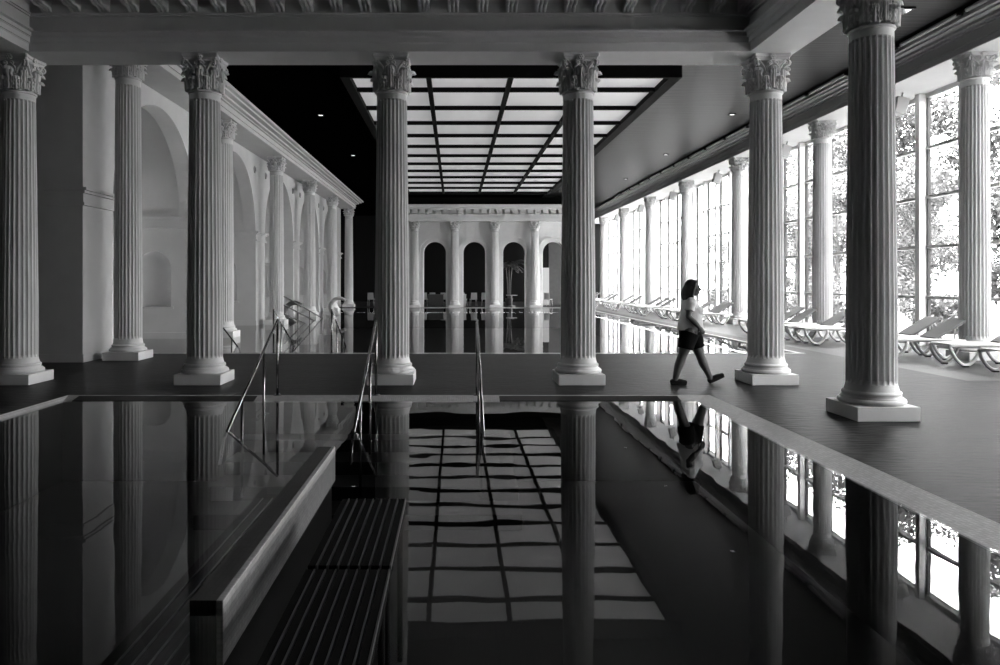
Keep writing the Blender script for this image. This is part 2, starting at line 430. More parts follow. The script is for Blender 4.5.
FG = 'front row of columns'
fc = make_column('fluted_column', ZT, .274, .238, .727, .60, .56)
flab = ['fluted column at the end of the front row, beside the dark plain pier',
        'fluted column second along the front row, standing before the arched niche wall',
        'fluted column of the front row with a pool handrail sloping right in front of it',
        'fluted column of the front row standing before the luminous ceiling grid, clear of the handrails',
        'fluted column on the front row that the walking woman is heading towards',
        'biggest fluted column, nearly black on one side, alone on the deck by the pool']
for i, (x, y) in enumerate([(x, FRONT_Y) for x in FX]+[(4.97, 8.835)]):
    o = fc if i == 0 else copy_tree(fc)
    o.location = (x, y, 0); tag(o, flab[i], 'column', 'fluted columns carrying the pool beam', 'thing')
hcD = make_column('hall_column', HC, .275, .245, .74, .55, .58, foot=False)
hcW = make_column('hall_column', HC, .275, .245, .74, .55, .58, foot=True)
llab = ['tall fluted column on the dark deck against the plain pier of the arcade',
        'tall arcade column half hidden behind the second front column, first to stand in the water',
        'tall arcade column just before the sloping ramp railing in the water',
        'tall arcade column rising behind the dark curved water spout',
        'tall arcade column behind the pale curved water spout',
        'last slim column at the end of the arcade beside the black opening']
for i in range(6):
    o = (hcD if i == 0 else hcW) if i < 2 else copy_tree(hcW)
    o.location = (XL, YS[i], 0); tag(o, llab[i], 'column', 'columns along the arcade', 'thing')
rlab = ['tall pale column among the loungers at the edge of the photograph, by the window wall',
        'tall column at the windows between the big dark column and its slimmer neighbour',
        'tall column at the windows just beyond the walking woman, cut by the front row column',
        'tall column at the windows directly behind the woman',
        'fourth from last column along the bright window wall',
        'third from last column along the bright window wall',
        'last column along the bright window wall, tight beside the front row column']
for i in range(7):
    o = copy_tree(hcD); o.location = (XR, YS[i], 0); tag(o, rlab[i], 'column', 'columns along the window wall', 'thing')

# ------------------------------------------------------------------ front beam with returns (trim_3) and its brackets
LAY = [(5.17, 5.285, 0), (5.285, 5.295, .012), (5.295, 5.37, .045), (5.37, 5.38, .06), (5.38, 5.435, .09), (5.435, 5.465, .16), (5.465, 5.70, .02), (5.70, 5.725, .05), (5.725, 5.745, .08), (5.745, 5.96, .05), (5.96, 6.10, .38), (6.10, 6.2, .42), (6.2, 6.3, .48), (6.3, ZC, .2)]
yf, xr_, xl_ = 11.46, 4.575, -6.6
b = MB()
for z0, z1, o in LAY:
    b.box(xl_-.72, xr_+.72, yf-o, yf+.72, z0, z1)
    b.box(xr_-o, xr_+.72, -4.5, yf-.001, z0, z1)
    b.box(xl_-.72, xl_+o, -4.5, yf-.001, z0, z1)
tb = structure(b.build('trim_3', 'beam'))
# outer cornice on the window side of the beam is plain
def bracket_mb():
    m = MB(); n = 14
    for k, off in enumerate((-.062, 0, .062)):
        prof = []
        for i in range(n+1):
            t = i/n
            y = -.34*t; z = .20-.0*t
            zlow = .02+.13*(t**1.4)+.03*math.sin(t*PI*2)
            prof.append((y, zlow))
        wd = .026
        vs_ = []
        for y, zl in prof:
            for s in range(5):
                a = PI*s/4
                vs_.append((off-math.cos(a)*wd, y, zl-math.sin(a)*.022))
            vs_.append((off+wd, y, .21)); vs_.append((off-wd, y, .21))
        q = 7
        fs = [(j*q+i, j*q+(i+1) % q, (j+1)*q+(i+1) % q, (j+1)*q+i) for j in range(n) for i in range(q)]
        fs += [tuple(range(q)), tuple(n*q+i for i in range(q-1, -1, -1))]
        m.add(vs_, fs, False)
    m.box(-.088, .088, -.335, 0, .15, .21)
    return m
br0 = bracket_mb().build('bracket', 'beam', tb)
bx = xl_+.30; k = 0
while bx < xr_-.1:
    o = br0 if k == 0 else br0.copy()
    if k: C.objects.link(o)
    o.location = (bx, yf-.05, 5.752); k += 1; bx += .448

# ------------------------------------------------------------------ window side cornice (trim_4), wall strip above the windows
b = MB()
for z0, z1, x in [(6.33, 6.44, 10.46), (6.44, 6.46, 10.42), (6.46, 6.66, 10.44), (6.66, 6.70, 10.36), (6.70, 6.76, 10.26), (6.76, 6.80, 10.12), (6.80, 6.88, 10.02)]:
    b.box(x, XW+.35, -6, 60, z0, z1)
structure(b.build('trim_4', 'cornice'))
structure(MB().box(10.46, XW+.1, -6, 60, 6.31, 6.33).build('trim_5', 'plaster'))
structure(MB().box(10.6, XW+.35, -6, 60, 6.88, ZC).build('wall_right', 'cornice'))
# tube lights resting on that cornice
tl = None
for k in range(16):
    y0 = 12.45+2.12*k
    if tl is None:
        tl = empty('tube_light')
        m_ = MB().tube([(0, .06, .05), (0, 1.94, .05)], .045, 10); m_.build('tube', 'speaker', tl)
        MB().box(-.045, .045, 0, .06, 0, .09, .006).build('end_cap', 'black', tl); MB().box(-.045, .045, 1.94, 2.0, 0, .09, .006).build('end_cap', 'black', tl)
        o = tl
    else: o = copy_tree(tl)
    o.location = (9.955, y0, 6.845)
    tag(o, 'unlit grey tube light, one of a line along the top of the window cornice', 'light', 'tube lights on the window cornice')

# ------------------------------------------------------------------ windows (structure): one per bay
bays = [YS[0]-6.4*2, YS[0]-6.4]+YS
for n_, yc in enumerate(sorted(bays)):
    y0, y1 = yc, yc+6.4
    root = structure(empty('window_%d' % (n_+1), (XW, (y0+y1)/2, 0)))
    f = MB()
    for k in range(4): 
        yy = y0+1.6*k
        f.box(XW-.24, XW+.05, yy-.085, yy+.085, 0, 6.31, .01)
    f.box(XW-.06, XW+.05, y0+.075, y1-.075, 0, .10); f.box(XW-.06, XW+.05, y0+.075, y1-.075, 6.20, 6.31)
    L_(f.build('frame', 'frame'), root)
    g_ = MB()
    for k in range(4):
        for s_ in (-1, 1):
            yy = y0+1.6*k+s_*.105; g_.box(XW-.05, XW+.03, yy-.02, yy+.02, .1, 6.2)
    L_(g_.build('sash', 'sash'), root)
    t = MB()
    for z in (1.22, 2.47, 3.72, 4.95):
        for k in range(4): t.box(XW-.10, XW+.04, y0+1.6*k+.126, y0+1.6*(k+1)-.126, z-.035, z+.035)
    L_(t.build('transom', 'transom'), root)
    L_(MB().add([(XW, y0, .05), (XW, y1, .05), (XW, y1, 6.25), (XW, y0, 6.25)], [(0, 1, 2, 3)]).build('glass', 'glass'), root)

# ------------------------------------------------------------------ left arcade: cross walls with niches, arches
def arch_wall(b, P, u0, u1, zb, z1, uc, R, zs, t0, t1, n=24):
    """Wall in the (u, z) plane between thickness t0 and t1 with an arched opening from zb up; P maps (u, t, z) to a point."""
    for t, flip in ((t0, False), (t1, True)):
        vs_ = []; fs = []
        def q(*p):
            k = len(vs_); vs_.extend(P(a, t, z) for a, z in p); fs.append((k, k+1, k+2, k+3) if not flip else (k+3, k+2, k+1, k))
        q((u0, zb), (uc-R, zb), (uc-R, zs), (u0, zs)); q((uc+R, zb), (u1, zb), (u1, zs), (uc+R, zs))
        for i in range(n):
            a0 = PI-PI*i/n; a1 = PI-PI*(i+1)/n
            x0, x1 = uc+R*math.cos(a0), uc+R*math.cos(a1); w0 = u0 if i == 0 else x0; w1 = u1 if i == n-1 else x1
            q((x0, zs+R*math.sin(a0)), (x1, zs+R*math.sin(a1)), (x1 if i < n-1 else x1, z1), (x0, z1))
        q((u0, zs), (uc-R, zs), (uc-R, z1), (u0, z1)); q((uc+R, zs), (u1, zs), (u1, z1), (uc+R, z1))
        b.add(vs_, fs)
    ring = [(uc-R, zb)]+[(uc+R*math.cos(PI-PI*i/n), zs+R*math.sin(PI-PI*i/n)) for i in range(n+1)]+[(uc+R, zb)]
    vs_ = [P(a, t, z) for a, z in ring for t in (t0, t1)]
    b.add(vs_, [(2*i, 2*i+1, 2*i+3, 2*i+2) for i in range(len(ring)-1)], False)
    b.add([P(u0, t0, z1), P(u1, t0, z1), P(u1, t1, z1), P(u0, t1, z1)], [(0, 1, 2, 3)])
XB = -10.2
TOPW = 6.85
wl = MB(); mould = MB()
for i in range(6):
    y0 = YS[i]-.65; y1 = YS[i]+.65
    # front face with niche (facing the camera), then the solid rest
    nc, nr, zsill, zspr = -8.60, .48, .89, 2.0
    P = lambda u, t, z: (u, t, z)
    wl.box(XB, XA, y0+.42, y1, -1.3, TOPW)
    if i == 0:
        wl.box(-12, XA, y0, y0+.42, -1.3, TOPW)
        wl.box(-12, XB, y0+.42, y1, -1.3, TOPW)
    else:
        wl.box(XB, XA, y0, y0+.42, -1.3, zsill)
        arch_wall(wl, P, XB, XA, zsill, TOPW, nc, nr, zspr, y0, y0+.42)
        wl.box(XA-.001, XA, y0, y0+.42, zsill, TOPW)
        wl.grid(lambda u, v: (nc+nr*math.cos(PI*u), y0+.36*math.sin(PI*u), zsill+(zspr-zsill)*v), 16, 1)
        wl.grid(lambda u, v: (nc+nr*math.cos(PI*u)*math.cos(v*PI/2), y0+.36*math.sin(PI*u)*math.cos(v*PI/2), zspr+nr*math.sin(v*PI/2)), 16, 10)
        mould.box(nc-.56, nc+.56, y0-.04, y0, zsill-.06, zsill, .006)
    for za, zb_, pr in ((3.13, 3.19, .06), (3.19, 3.37, .02), (3.37, 3.42, .08), (3.42, 3.48, .14)):
        mould.box((-12 if i == 0 else XB), XA+pr, y0-pr, y1+pr, za, zb_)
    mould.box((-12 if i == 0 else XB), XA+.03, y0-.03, y1+.03, -.2, .16)
    if i < 5:
        P2 = lambda u, t, z: (t, u, z)
        arch_wall(wl, P2, y1, YS[i+1]-.65, 3.44, TOPW, (y1+YS[i+1]-.65)/2, 2.549, 3.44, XA-.45, XA, 36)
wl.box(XB-.2, XB, YS[0], YS[5]+.65, -1.3, TOPW)
structure(wl.build('wall_arcade', 'plaster'))
structure(mould.build('trim_6', 'plaster'))
b = MB()
for z0, z1, x in [(6.33, 6.45, -6.44), (6.45, 6.47, -6.40), (6.47, 6.60, -6.42), (6.60, 6.63, -6.34), (6.63, 6.69, -6.22), (6.69, 6.74, -6.05), (6.74, 6.82, -5.92)]:
    b.box(XA-.2, x, YS[0]-.65 if x < -6.3 else YS[0]-.9, 47.9, z0, z1)
structure(b.build('trim_7', 'plaster'))
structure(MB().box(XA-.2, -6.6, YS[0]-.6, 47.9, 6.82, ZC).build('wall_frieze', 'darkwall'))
structure(MB().box(-12, XA-.2, YS[0]-.65, 48, TOPW+.001, TOPW+.1).build('aisle_ceiling', 'plaster'))
# small round ports on the spandrels
rp = None
for c in (28.2, 34.6, 41.0):
    for s in (-.8, .8):
        if rp is None:
            rp = empty('wall_port'); m_ = MB()
            m_.lathe([(.10, 0), (.13, .0), (.13, .03), (.10, .04), (.095, .02)], 20, cap=False); m_.build('rim', 'speaker', rp)
            MB().lathe([(.0, .012), (.1, .012)], 20, cap=False).build('disc', 'black', rp); o = rp
        else: o = copy_tree(rp)
        o.location = (XA, c+s, 5.76); o.rotation_euler = (0, PI/2, 0)
        tag(o, 'small dark round port high on the spandrel between two arcade arches', 'vent', 'round ports above the arcade')

# ------------------------------------------------------------------ far arcade
YF = 47.0
AC = [(-2.54+2.52*k) for k in range(5)]
b = MB(); ringm = MB()
for k in range(4):
    uc = (AC[k]+AC[k+1])/2
    arch_wall(b, lambda u, t, z: (u, t, z), AC[k], AC[k+1], 0, 5.42, uc, .70, 3.46, YF, YF+.5)
    for R0, R1, pr in ((.72, .80, .10), (.80, .94, .05), (.94, 1.04, .14)):
        n = 24; vs_ = []; fs = []
        pts = [(-1, 0)]+[(math.cos(PI-PI*i/n), math.sin(PI-PI*i/n)) for i in range(n+1)]+[(1, 0)]
        for j, (cx_, sy_) in enumerate(pts):
            zz = 3.46 if 0 < j < len(pts)-1 else .2
            for R in (R0, R1):
                for yy in (YF, YF-pr): vs_.append((uc+R*cx_, yy, zz+R*sy_ if 0 < j < len(pts)-1 else zz))
        for j in range(len(pts)-1):
            a, c_ = 4*j, 4*(j+1)
            fs += [(a+1, a+3, c_+3, c_+1), (a, a+1, c_+1, c_), (a+3, a+2, c_+2, c_+3)]
        ringm.add(vs_, fs)
b.box(AC[0]-.6, AC[0], YF, YF+.5, 0, 5.42); b.box(AC[4], AC[4]+.6, YF, YF+.5, 0, 5.42)
structure(b.build('wall_end', 'bright'))
for z0, z1, p in [(5.42, 5.6, .62), (5.6, 5.62, .70), (5.62, 5.82, .60), (5.82, 5.86, .72), (5.86, 6.12, .30), (6.12, 6.17, .85), (6.17, 6.3, .95), (6.3, 6.43, 1.05)]:
    ringm.box(AC[0]-.75, AC[4]+.75, YF-p, YF+.5, z0, z1)
x = AC[0]-.6
while x < AC[4]+.6:
    ringm.box(x, x+.31, YF-.86, YF-.3, 5.88, 6.12); x += .48
structure(ringm.build('trim_8', 'bright'))
ec = make_column('end_column', 5.42, .26, .235, .70, .52, .56, nf=20)
elab = ['white column of the end arcade beside the front row column, before the first arch',
        'white column of the end arcade between the two black arches with chairs',
        'white column of the end arcade between the chair arch and the palm arch',
        'white column of the end arcade between the palm arch and the grey arch',
        'white column closing the end arcade, hidden by the front row column']
for i in range(4):
    o = ec if i == 0 else copy_tree(ec); o.location = (AC[i], YF-.44, 0); tag(o, elab[i], 'column', 'columns of the end arcade', 'thing')
structure(MB().box(6.60, 8.6, 52, 52.2, 0, ZC).build('wall_partition', 'greywall'))
structure(MB().box(6.16, 6.60, 51.9, 52.3, 0, 2.6).build('trim_11', 'plaster'))  # white block added to stand for the bright doorway past the last arch
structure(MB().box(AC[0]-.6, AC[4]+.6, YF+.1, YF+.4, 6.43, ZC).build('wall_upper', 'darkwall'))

# ------------------------------------------------------------------ cafe furniture beyond the end arcade
def make_chair():
    r = empty('cafe_chair')
    MB().box(-.22, .22, -.22, .22, .43, .47, .012).build('seat', 'plastic', r)
    MB().grid(lambda u, v: ((u-.5)*.44*(1-.12*v), .21+.05*v+.03*(1-(2*u-1)**2), .47+.42*v), 8, 6).build('backrest', 'plastic', r)
    for sx in (-1, 1):
        for sy in (-1, 1): MB().tube([(sx*.18, sy*.18, .43), (sx*.22, sy*.22, 0)], .016, 8).build('leg', 'plastic', r)
    return r
ch = make_chair()
cl = [(-2.0, 49.3, .3, 'white cafe chair at the jamb of the first dark arch'), (-1.45, 49.9, 2.9, 'white cafe chair behind the dark counter, middle of the first arch'),
      (-.78, 49.6, 3.2, 'white cafe chair at the column side of the first arch'), (.55, 49.8, 2.8, 'white cafe chair behind the pale low box in the second arch'),
      (1.22, 49.2, 3.3, 'white cafe chair with legs in full view in the second arch'), (2.0, 49.4, 3.0, 'white cafe chair half cut by the far side of the second arch'),
      (-5.6, 49.6, 3.0, 'dim cafe chair in the black opening past the arcade, next to its last column'), (-5.0, 50.0, 3.4, 'dim cafe chair in the black opening past the arcade, further in'),
      (6.2, 49.2, 2.6, 'white cafe chair on the lit floor inside the grey arch')]
for i, (x, y, a, lab) in enumerate(cl):
    o = ch if i == 0 else copy_tree(ch); o.location = (x, y, 0); o.rotation_euler = (0, 0, a); tag(o, lab, 'chair', 'cafe chairs beyond the end arcade')
def counter(x0, x1, y, h, m, lab):
    r = empty('service_counter', ((x0+x1)/2, y, 0))
    hw = (x1-x0)/2
    MB().box(-hw, hw, -.25, .25, 0, h-.04, .01).build('body', m, r); MB().box(-hw-.02, hw+.02, -.28, .28, h-.04, h, .008).build('worktop', m, r)
    return tag(r, lab, 'counter')
counter(-1.75, -.75, 48.4, .8, 'greywall', 'low dark counter standing inside the first arch')
counter(.12, .72, 48.1, .8, 'plastic', 'pale low box-shaped counter at the jamb of the second arch')
r = empty('cafe_table', (3.75, 48.9, 0))
MB().lathe([(.0, .71), (.36, .71), (.38, .725), (.36, .74), (0, .74)], 28, cap=False).build('tabletop', 'plastic', r)
MB().tube([(0, 0, .71), (0, 0, .03)], .03).build('pedestal', 'plastic', r); MB().lathe([(.25, 0), (.25, .02), (.04, .05)], 24).build('base', 'plastic', r)
tag(r, 'small white round cafe table under the palm inside the third arch', 'table')
# palm
r = empty('potted_palm', (3.75, 51.3, 0))
MB().lathe([(.2, 0), (.28, .45), (.3, .46), (.27, .46), (.25, .40)], 24).build('pot', 'greywall', r)
tr_ = MB()
for k in range(3): tr_.tube([(.08*(k-1), 0, .4), (.12*(k-1), .05*k, 1.6), (.22*(k-1), .1*(k-1), 2.7)], [.045, .035, .028], 8)
tr_.build('trunk', 'palm', r)
fo = MB()
for k in range(3):
    cx_, cy_ = .22*(k-1), .1*(k-1)
    for j in range(13):
        a = 2*PI*j/13+k; ln = random.uniform(.7, 1.1); up = random.uniform(.3, 1.3)
        d = Vector((math.cos(a), math.sin(a), 0)); t_ = Vector((-math.sin(a), math.cos(a), 0))
        for q in range(9):
            s0 = .15+.85*q/9
            p = Vector((cx_, cy_, 2.7))+d*(ln*s0)+Vector((0, 0, up*s0-.9*s0*s0))
            for s in (-1, 1):
                e = p+t_*(s*.26*(1.1-s0))+d*.12+Vector((0, 0, -.08))
                fo.add([p, p+d*.09, e+d*.06, e], [(0, 1, 2, 3)])
fo.build('foliage', 'palm', r)
tag(r, 'slim potted palm standing in the dark inside the third arch', 'plant')

# ------------------------------------------------------------------ handrails of the pool steps
def stair_rail(x, y0, sgn, z_top=1.06, run=2.42, zend=-.1):
    """rail from a post on the edge at y0, sloping down along sgn*y."""
    r = empty('stair_handrail', (x, y0, 0))
    sl = (z_top-zend)/run
    top = MB().tube([(0, 0, z_top), (0, sgn*run, zend)], .0185, 12)
    top.tube([(0, sgn*run, zend), (0, sgn*(run+.14), zend-.25)], .0185, 12)
    top.build('sloping_rail', 'steel', r)
    MB().tube([(0, 0, z_top), (0, 0, 0)], .0185, 12).build('post', 'steel', r)
    for f in (.31, .72):
        MB().tube([(0, sgn*run*f, z_top-sl*run*f-.01), (0, sgn*run*f, -.50-.25*run*f)], .017, 12).build('post', 'steel', r)
    MB().lathe([(.055, 0), (.055, .012), (.03, .02)], 20).build('flange', 'steel', r)
    return r
nl = ['steel stair handrail over the near pool, farthest along towards the plain pier', 'steel stair handrail of the near pool in front of a fluted column base', 'steel stair handrail standing alone in the near pool, in line with the glowing ceiling reflection']
for x, lab in zip((-2.51, -1.115, .31), nl):
    tag(stair_rail(x, 10.46, -1), lab, 'handrail', 'handrails of the near pool steps')
hl = ['short steel handrail entering the hall pool beside the second front column', 'steel handrail entering the hall pool below the ramp railing', 'steel handrail entering the hall pool under the pale water spout']
for x, lab in zip((-5.5, -4.06, -2.76), hl):
    tag(stair_rail(x, 16.56, 1, .98, 2.3), lab, 'handrail', 'handrails of the hall pool steps')
# ramp railing and curved spouts in the hall pool
r = empty('ramp_railing', (-5.9, 25.6, 0))
m_ = MB()
for dz in (0, -.3, -.6):
    m_.tube([(0, 0, 1.1+dz), (0, 7.9*(1.1+dz+.1)/1.2, -.1)], .026, 10)
m_.build('rail', 'darksteel', r)
for y in (2.2, 4.4): MB().tube([(0, y, 1.1-1.2*y/7.9), (0, y, -1.3)], .022, 10).build('post', 'darksteel', r)
tag(r, 'three-bar ramp railing sloping down into the far pool along the arcade', 'railing')
def spout(x, y, R, m, lab):
    r = empty('water_spout', (x, y, 0))
    pts = []
    for i in range(25):
        a = -PI*.55-i*(PI*1.12)/24
        pts.append((R+R*math.cos(a), 0, R*.95+R*math.sin(a)-.02))
    pts = [(R*.9, 0, -1.3), (R*.85, 0, -.3)]+pts[0:]
    MB().tube(pts, [.12, .12]+[.135-.0022*i for i in range(25)], 14).build('curved_pipe', m, r)
    e = pts[-1]
    MB().tube([e, (e[0]+.10, 0, e[2]-.05)], [.07, .085], 12, flat=2.2).build('nozzle', m, r)
    return tag(r, lab, 'fountain')
spout(-6.85, 29.75, .40, 'darksteel', 'dark curved swan-neck water spout in the far pool under the ramp railing')
spout(-6.15, 36.6, .42, 'speaker', 'pale curved swan-neck water spout further along the arcade')

# underwater bench grilles
def bench(x0, x1, y0, y1, n, lab, zt=1.14):
    r = empty('slatted_bench', ((x0+x1)/2, (y0+y1)/2, -1.15)); hw = (x1-x0)/2; hl_ = (y1-y0)/2
    sl = MB(); ed = MB(); pw_ = 2*hw/n
    for i in range(n):
        x = -hw+pw_*i
        sl.box(x+.004, x+pw_-.012, -hl_, hl_, zt-.03, zt, .003)
        ed.box(x+pw_-.011, x+pw_-.003, -hl_, hl_, zt-.03, zt+.002)
    sl.build('slat', 'matblack', r); ed.build('edge_strip', 'darksteel', r)
    f = MB().box(-hw, hw, -hl_+.1, hl_-.1, zt-.07, zt-.031); f.build('frame', 'matblack', r)
    for sx in (-1, 1):
        for sy in (-1, 1): MB().tube([(sx*(hw-.04), sy*(hl_-.13), 0), (sx*(hw-.04), sy*(hl_-.13), zt-.07)], .02, 8).build('leg', 'matblack', r)
    return tag(r, lab, 'bench', 'slatted benches in the water')
bench(-.84, -.36, 2.9, 4.15, 8, 'black slatted bench in the water along the lit pool divider, closer of two')
bench(-.84, -.36, 4.2, 5.5, 8, 'black slatted bench in the water along the lit pool divider, further of two')
bench(-1.98, -1.42, 2.9, 7.3, 6, 'black slatted bench in dark water on the shaded side of the pool divider', .62)

# ------------------------------------------------------------------ downlights and speakers
dl = None
for i, (x, y, lab) in enumerate([(9.4, 15.5, 'square lit ceiling light beside the capital of the biggest column'), (9.4, 25.1, 'small bright ceiling spot above the window cornice, larger of the pair in view'),
        (9.4, 33.0, 'small bright ceiling spot further along above the window cornice'), (9.4, 40.8, 'faint ceiling spot furthest along above the window cornice'),
        (-4.57, 25.2, 'bright ceiling spot in the black ceiling, the higher one by the arcade'), (-4.57, 33.2, 'bright ceiling spot in the black ceiling, the lower one by the arcade'), (-4.0, 46.0, 'dim lamp low in the black ceiling by the end of the arcade')]):
    if dl is None:
        dl = empty('ceiling_light')
        m_ = MB()
        for x0, x1, y0, y1 in ((-.15, .15, -.15, -.11), (-.15, .15, .11, .15), (-.15, -.11, -.11, .11), (.11, .15, -.11, .11)): m_.box(x0, x1, y0, y1, -.03, 0)
        m_.build('frame', 'black', dl); MB().box(-.11, .11, -.11, .11, -.02, 0).build('diffuser', 'lamp', dl); o = dl
    else: o = copy_tree(dl)
    o.location = (x*.944, y*.944, ZC); o.scale = ((1, 1, 1) if i == 0 else (.62, .62, 1)); tag(o, lab, 'light', 'ceiling downlights')
sp = None
for i in range(6):
    if sp is None:
        sp = empty('hanging_speaker')
        MB().box(-.15, .15, -.13, .13, -.50, -.08, .02).build('cabinet', 'speaker', sp)
        MB().box(-.155, -.145, -.11, .11, -.48, -.10, .003).build('grille', 'darksteel', sp)
        MB().tube([(.0, 0, -.08), (0, 0, .06)], .02, 8).build('bracket', 'speaker', sp); o = sp
    else: o = copy_tree(sp)
    o.location = (11.12, YS[i]+3.0, 6.25); o.rotation_euler = (0, .25, 0)
    tag(o, ['white speaker hanging by the capital of the column at the photo edge', 'white speaker hanging between the big dark column and the front row column', 'white speaker hanging third along the window wall', 'small white speaker hanging fourth along the window wall', 'small white speaker hanging fifth along the window wall', 'tiny white speaker hanging sixth along the window wall'][i], 'speaker', 'speakers under the window soffit')

# ------------------------------------------------------------------ sun loungers
def make_lounger():
    r = empty('sun_lounger')
    W = .30; zs = .40
    for s in (-1, 1):
        y = s*W
        MB().tube([(-.02, y, zs-.03), (.05, y, zs), (.5, y, zs+.005), (1.2, y, zs+.005), (1.75, y, zs-.01)], [.03, .035, .035, .035, .03], 10).build('side_rail', 'plastic', r)
        for x0, x1 in ((0.0, .58), (1.62, 1.08)):
            pts = []
            for i in range(17):
                t = i/16; pts.append((x0+(x1-x0)*t, y, zs-.02-(zs-.055)*math.sin(PI*t)**.75))
            MB().tube(pts, .033, 10).build('leg', 'plastic', r)
            xm = (x0+x1)/2
            MB().box(xm-.05, xm+.05, y-.035, y+.035, 0, .03, .006).build('foot_pad', 'black', r)
    m_ = MB()
    for i in range(16): m_.box(.02+.073*i, .02+.073*i+.062, -W+.02, W-.02, zs+.005, zs+.03, .004)
    m_.build('seat', 'plastic', r)
    L = .74; an = math.radians(31)
    b_ = MB()
    d = Vector((math.cos(an), 0, math.sin(an))); nrm = Vector((-math.sin(an), 0, math.cos(an)))
    p0 = Vector((1.19, 0, zs+.02))
    for sgn in (0, 1):
        pass
    vs_ = []
    for t, wd in ((0, .28), (.12, .285), (.9, .27), (.97, .25), (1.0, .20)):
        for y in (-wd, wd):
            for o in (0, .035): vs_.append(p0+d*(L*t)+nrm*o+Vector((0, y, 0)))
    fs = []
    for k in range(4):
        a, c_ = 4*k, 4*(k+1)
        fs += [(a, c_, c_+2, a+2), (a+1, a+3, c_+3, c_+1), (a, a+1, c_+1, c_), (a+2, c_+2, c_+3, a+3)]
    fs += [(0, 2, 3, 1), (16, 17, 19, 18)]
    b_.add(vs_, fs); b_.build('backrest', 'sling', r)
    for s in (-1, 1):
        MB().tube([p0+d*(L*.62)+Vector((0, s*.22, -.01)), (1.58, s*.22, zs)], .014, 8).build('prop', 'plastic', r)
    return r
lg = make_lounger()
spots = [(9.30, 12.85, 'white sun lounger cut off by the photo edge, in front of the edge column'),
    (9.30, 14.2, 'white sun lounger whose long seat crosses in front of the column at the photo edge'),
    (8.72, 15.5, 'white sun lounger with raised back right against the pale edge column'),
    (8.85, 16.5, 'white sun lounger with raised back between the big dark column and the edge column'),
    (8.85, 19.0, 'white sun lounger half hidden behind the big dark column, nearer of two'),
    (8.85, 20.0, 'white sun lounger whose curved legs show left of the big dark column, further of two'),
    (8.62, 21.55, 'white sun lounger with raised back touching the second window column'),
    (8.85, 22.8, 'white sun lounger with raised back just right of the front row column'),
    (8.62, 27.9, 'white sun lounger immediately left of the front row column ahead of the woman'),
    (8.85, 29.0, 'white sun lounger second from the front row column towards the woman'),
    (8.85, 30.7, 'white sun lounger right in front of the woman'),
    (8.85, 32.4, 'white sun lounger hidden in part by the woman'),
    (8.62, 35.1, 'white sun lounger with raised back just behind the woman'),
    (8.85, 36.9, 'white sun lounger second behind the back of the woman'),
    (8.85, 38.3, 'white sun lounger third behind the back of the woman'),
    (8.62, 41.3, 'white sun lounger fourth behind the woman, at a window column'),
    (8.85, 44.2, 'white sun lounger fifth behind the woman'),
    (8.62, 47.5, 'far white sun lounger, nearest of three close together'),
    (8.85, 48.7, 'far white sun lounger, middle of three close together'),
    (8.85, 49.9, 'far white sun lounger, last of three close together'),
    (8.62, 53.2, 'far white sun lounger, last but one along the windows'),
    (8.85, 55.4, 'last far white sun lounger along the windows beside the front row column')]
for i, (x, y, lab) in enumerate(spots):
    o = lg if i == 0 else copy_tree(lg)
    o.location = (x, y, 0); o.rotation_euler = (0, 0, random.uniform(-.03, .03)); tag(o, lab, 'sun lounger', 'sun loungers under the window wall')

# ------------------------------------------------------------------ the walking woman
P0 = Vector((3.83, 11.62, 0.005))
pr = empty('person', P0)
tag(pr, 'woman striding along the deck in a pale t-shirt, black shorts and dark shoes', 'person')
NEAR, FAR = -1, 1
def limb(b, pts, rs, n=14):
    b.tube(pts, rs, n)
    for p, r_ in zip(pts, rs): b.ellipsoid(p, (r_, r_, r_), 12, 8)
hd = Vector((-.085, 0, 1.50)); hr = Matrix.Rotation(-.30, 3, 'Z')
def H(x, y, z): return hd + hr @ Vector((x, y, z))
bd = MB()
bd.ellipsoid(H(-.01, 0, .035), (.098, .078, .098), 20, 14)
bd.ellipsoid(H(.022, 0, -.045), (.072, .060, .078), 18, 12)
bd.ellipsoid(H(.062, 0, -.088), (.024, .028, .022), 10, 8)      # chin
bd.tube([H(.085, 0, .015), H(.102, 0, -.012), H(.112, 0, -.030)], [.010, .013, .015], 8)  # nose
bd.ellipsoid(H(.103, 0, -.033), (.014, .019, .011), 8, 6)
bd.ellipsoid(H(.086, 0, -.062), (.012, .026, .006), 8, 6); bd.ellipsoid(H(.084, 0, -.073), (.012, .024, .007), 8, 6)
bd.ellipsoid(H(.082, 0, .030), (.016, .055, .010), 10, 6)       # brow
for s in (-1, 1):
    bd.ellipsoid(H(-.01, s*.080, -.005), (.020, .010, .032), 10, 8)
    bd.ellipsoid(H(.055, s*.035, -.035), (.030, .025, .028), 10, 8)
limb(bd, [(-.115, 0, 1.46), (-.135, 0, 1.36), (-.15, 0, 1.28)], [.055, .058, .075])
bd.ellipsoid((-.145, 0, 1.20), (.115, .17, .15)); bd.ellipsoid((-.125, 0, 1.02), (.14, .165, .17)); bd.ellipsoid((-.14, 0, .84), (.155, .18, .13))
hips = {NEAR: Vector((-.17, -.10, .82)), FAR: Vector((-.09, .10, .82))}
legs = {NEAR: [hips[NEAR], Vector((-.235, -.105, .63)), Vector((-.285, -.10, .46)), Vector((-.345, -.095, .30)), Vector((-.395, -.09, .10)), Vector((-.39, -.09, .05))],
        FAR: [hips[FAR], Vector((-.02, .10, .62)), Vector((.045, .095, .45)), Vector((.10, .095, .31)), Vector((.19, .09, .12)), Vector((.215, .09, .06))]}
LR = [.120, .104, .070, .070, .044, .044]
for k in legs: limb(bd, legs[k], LR)
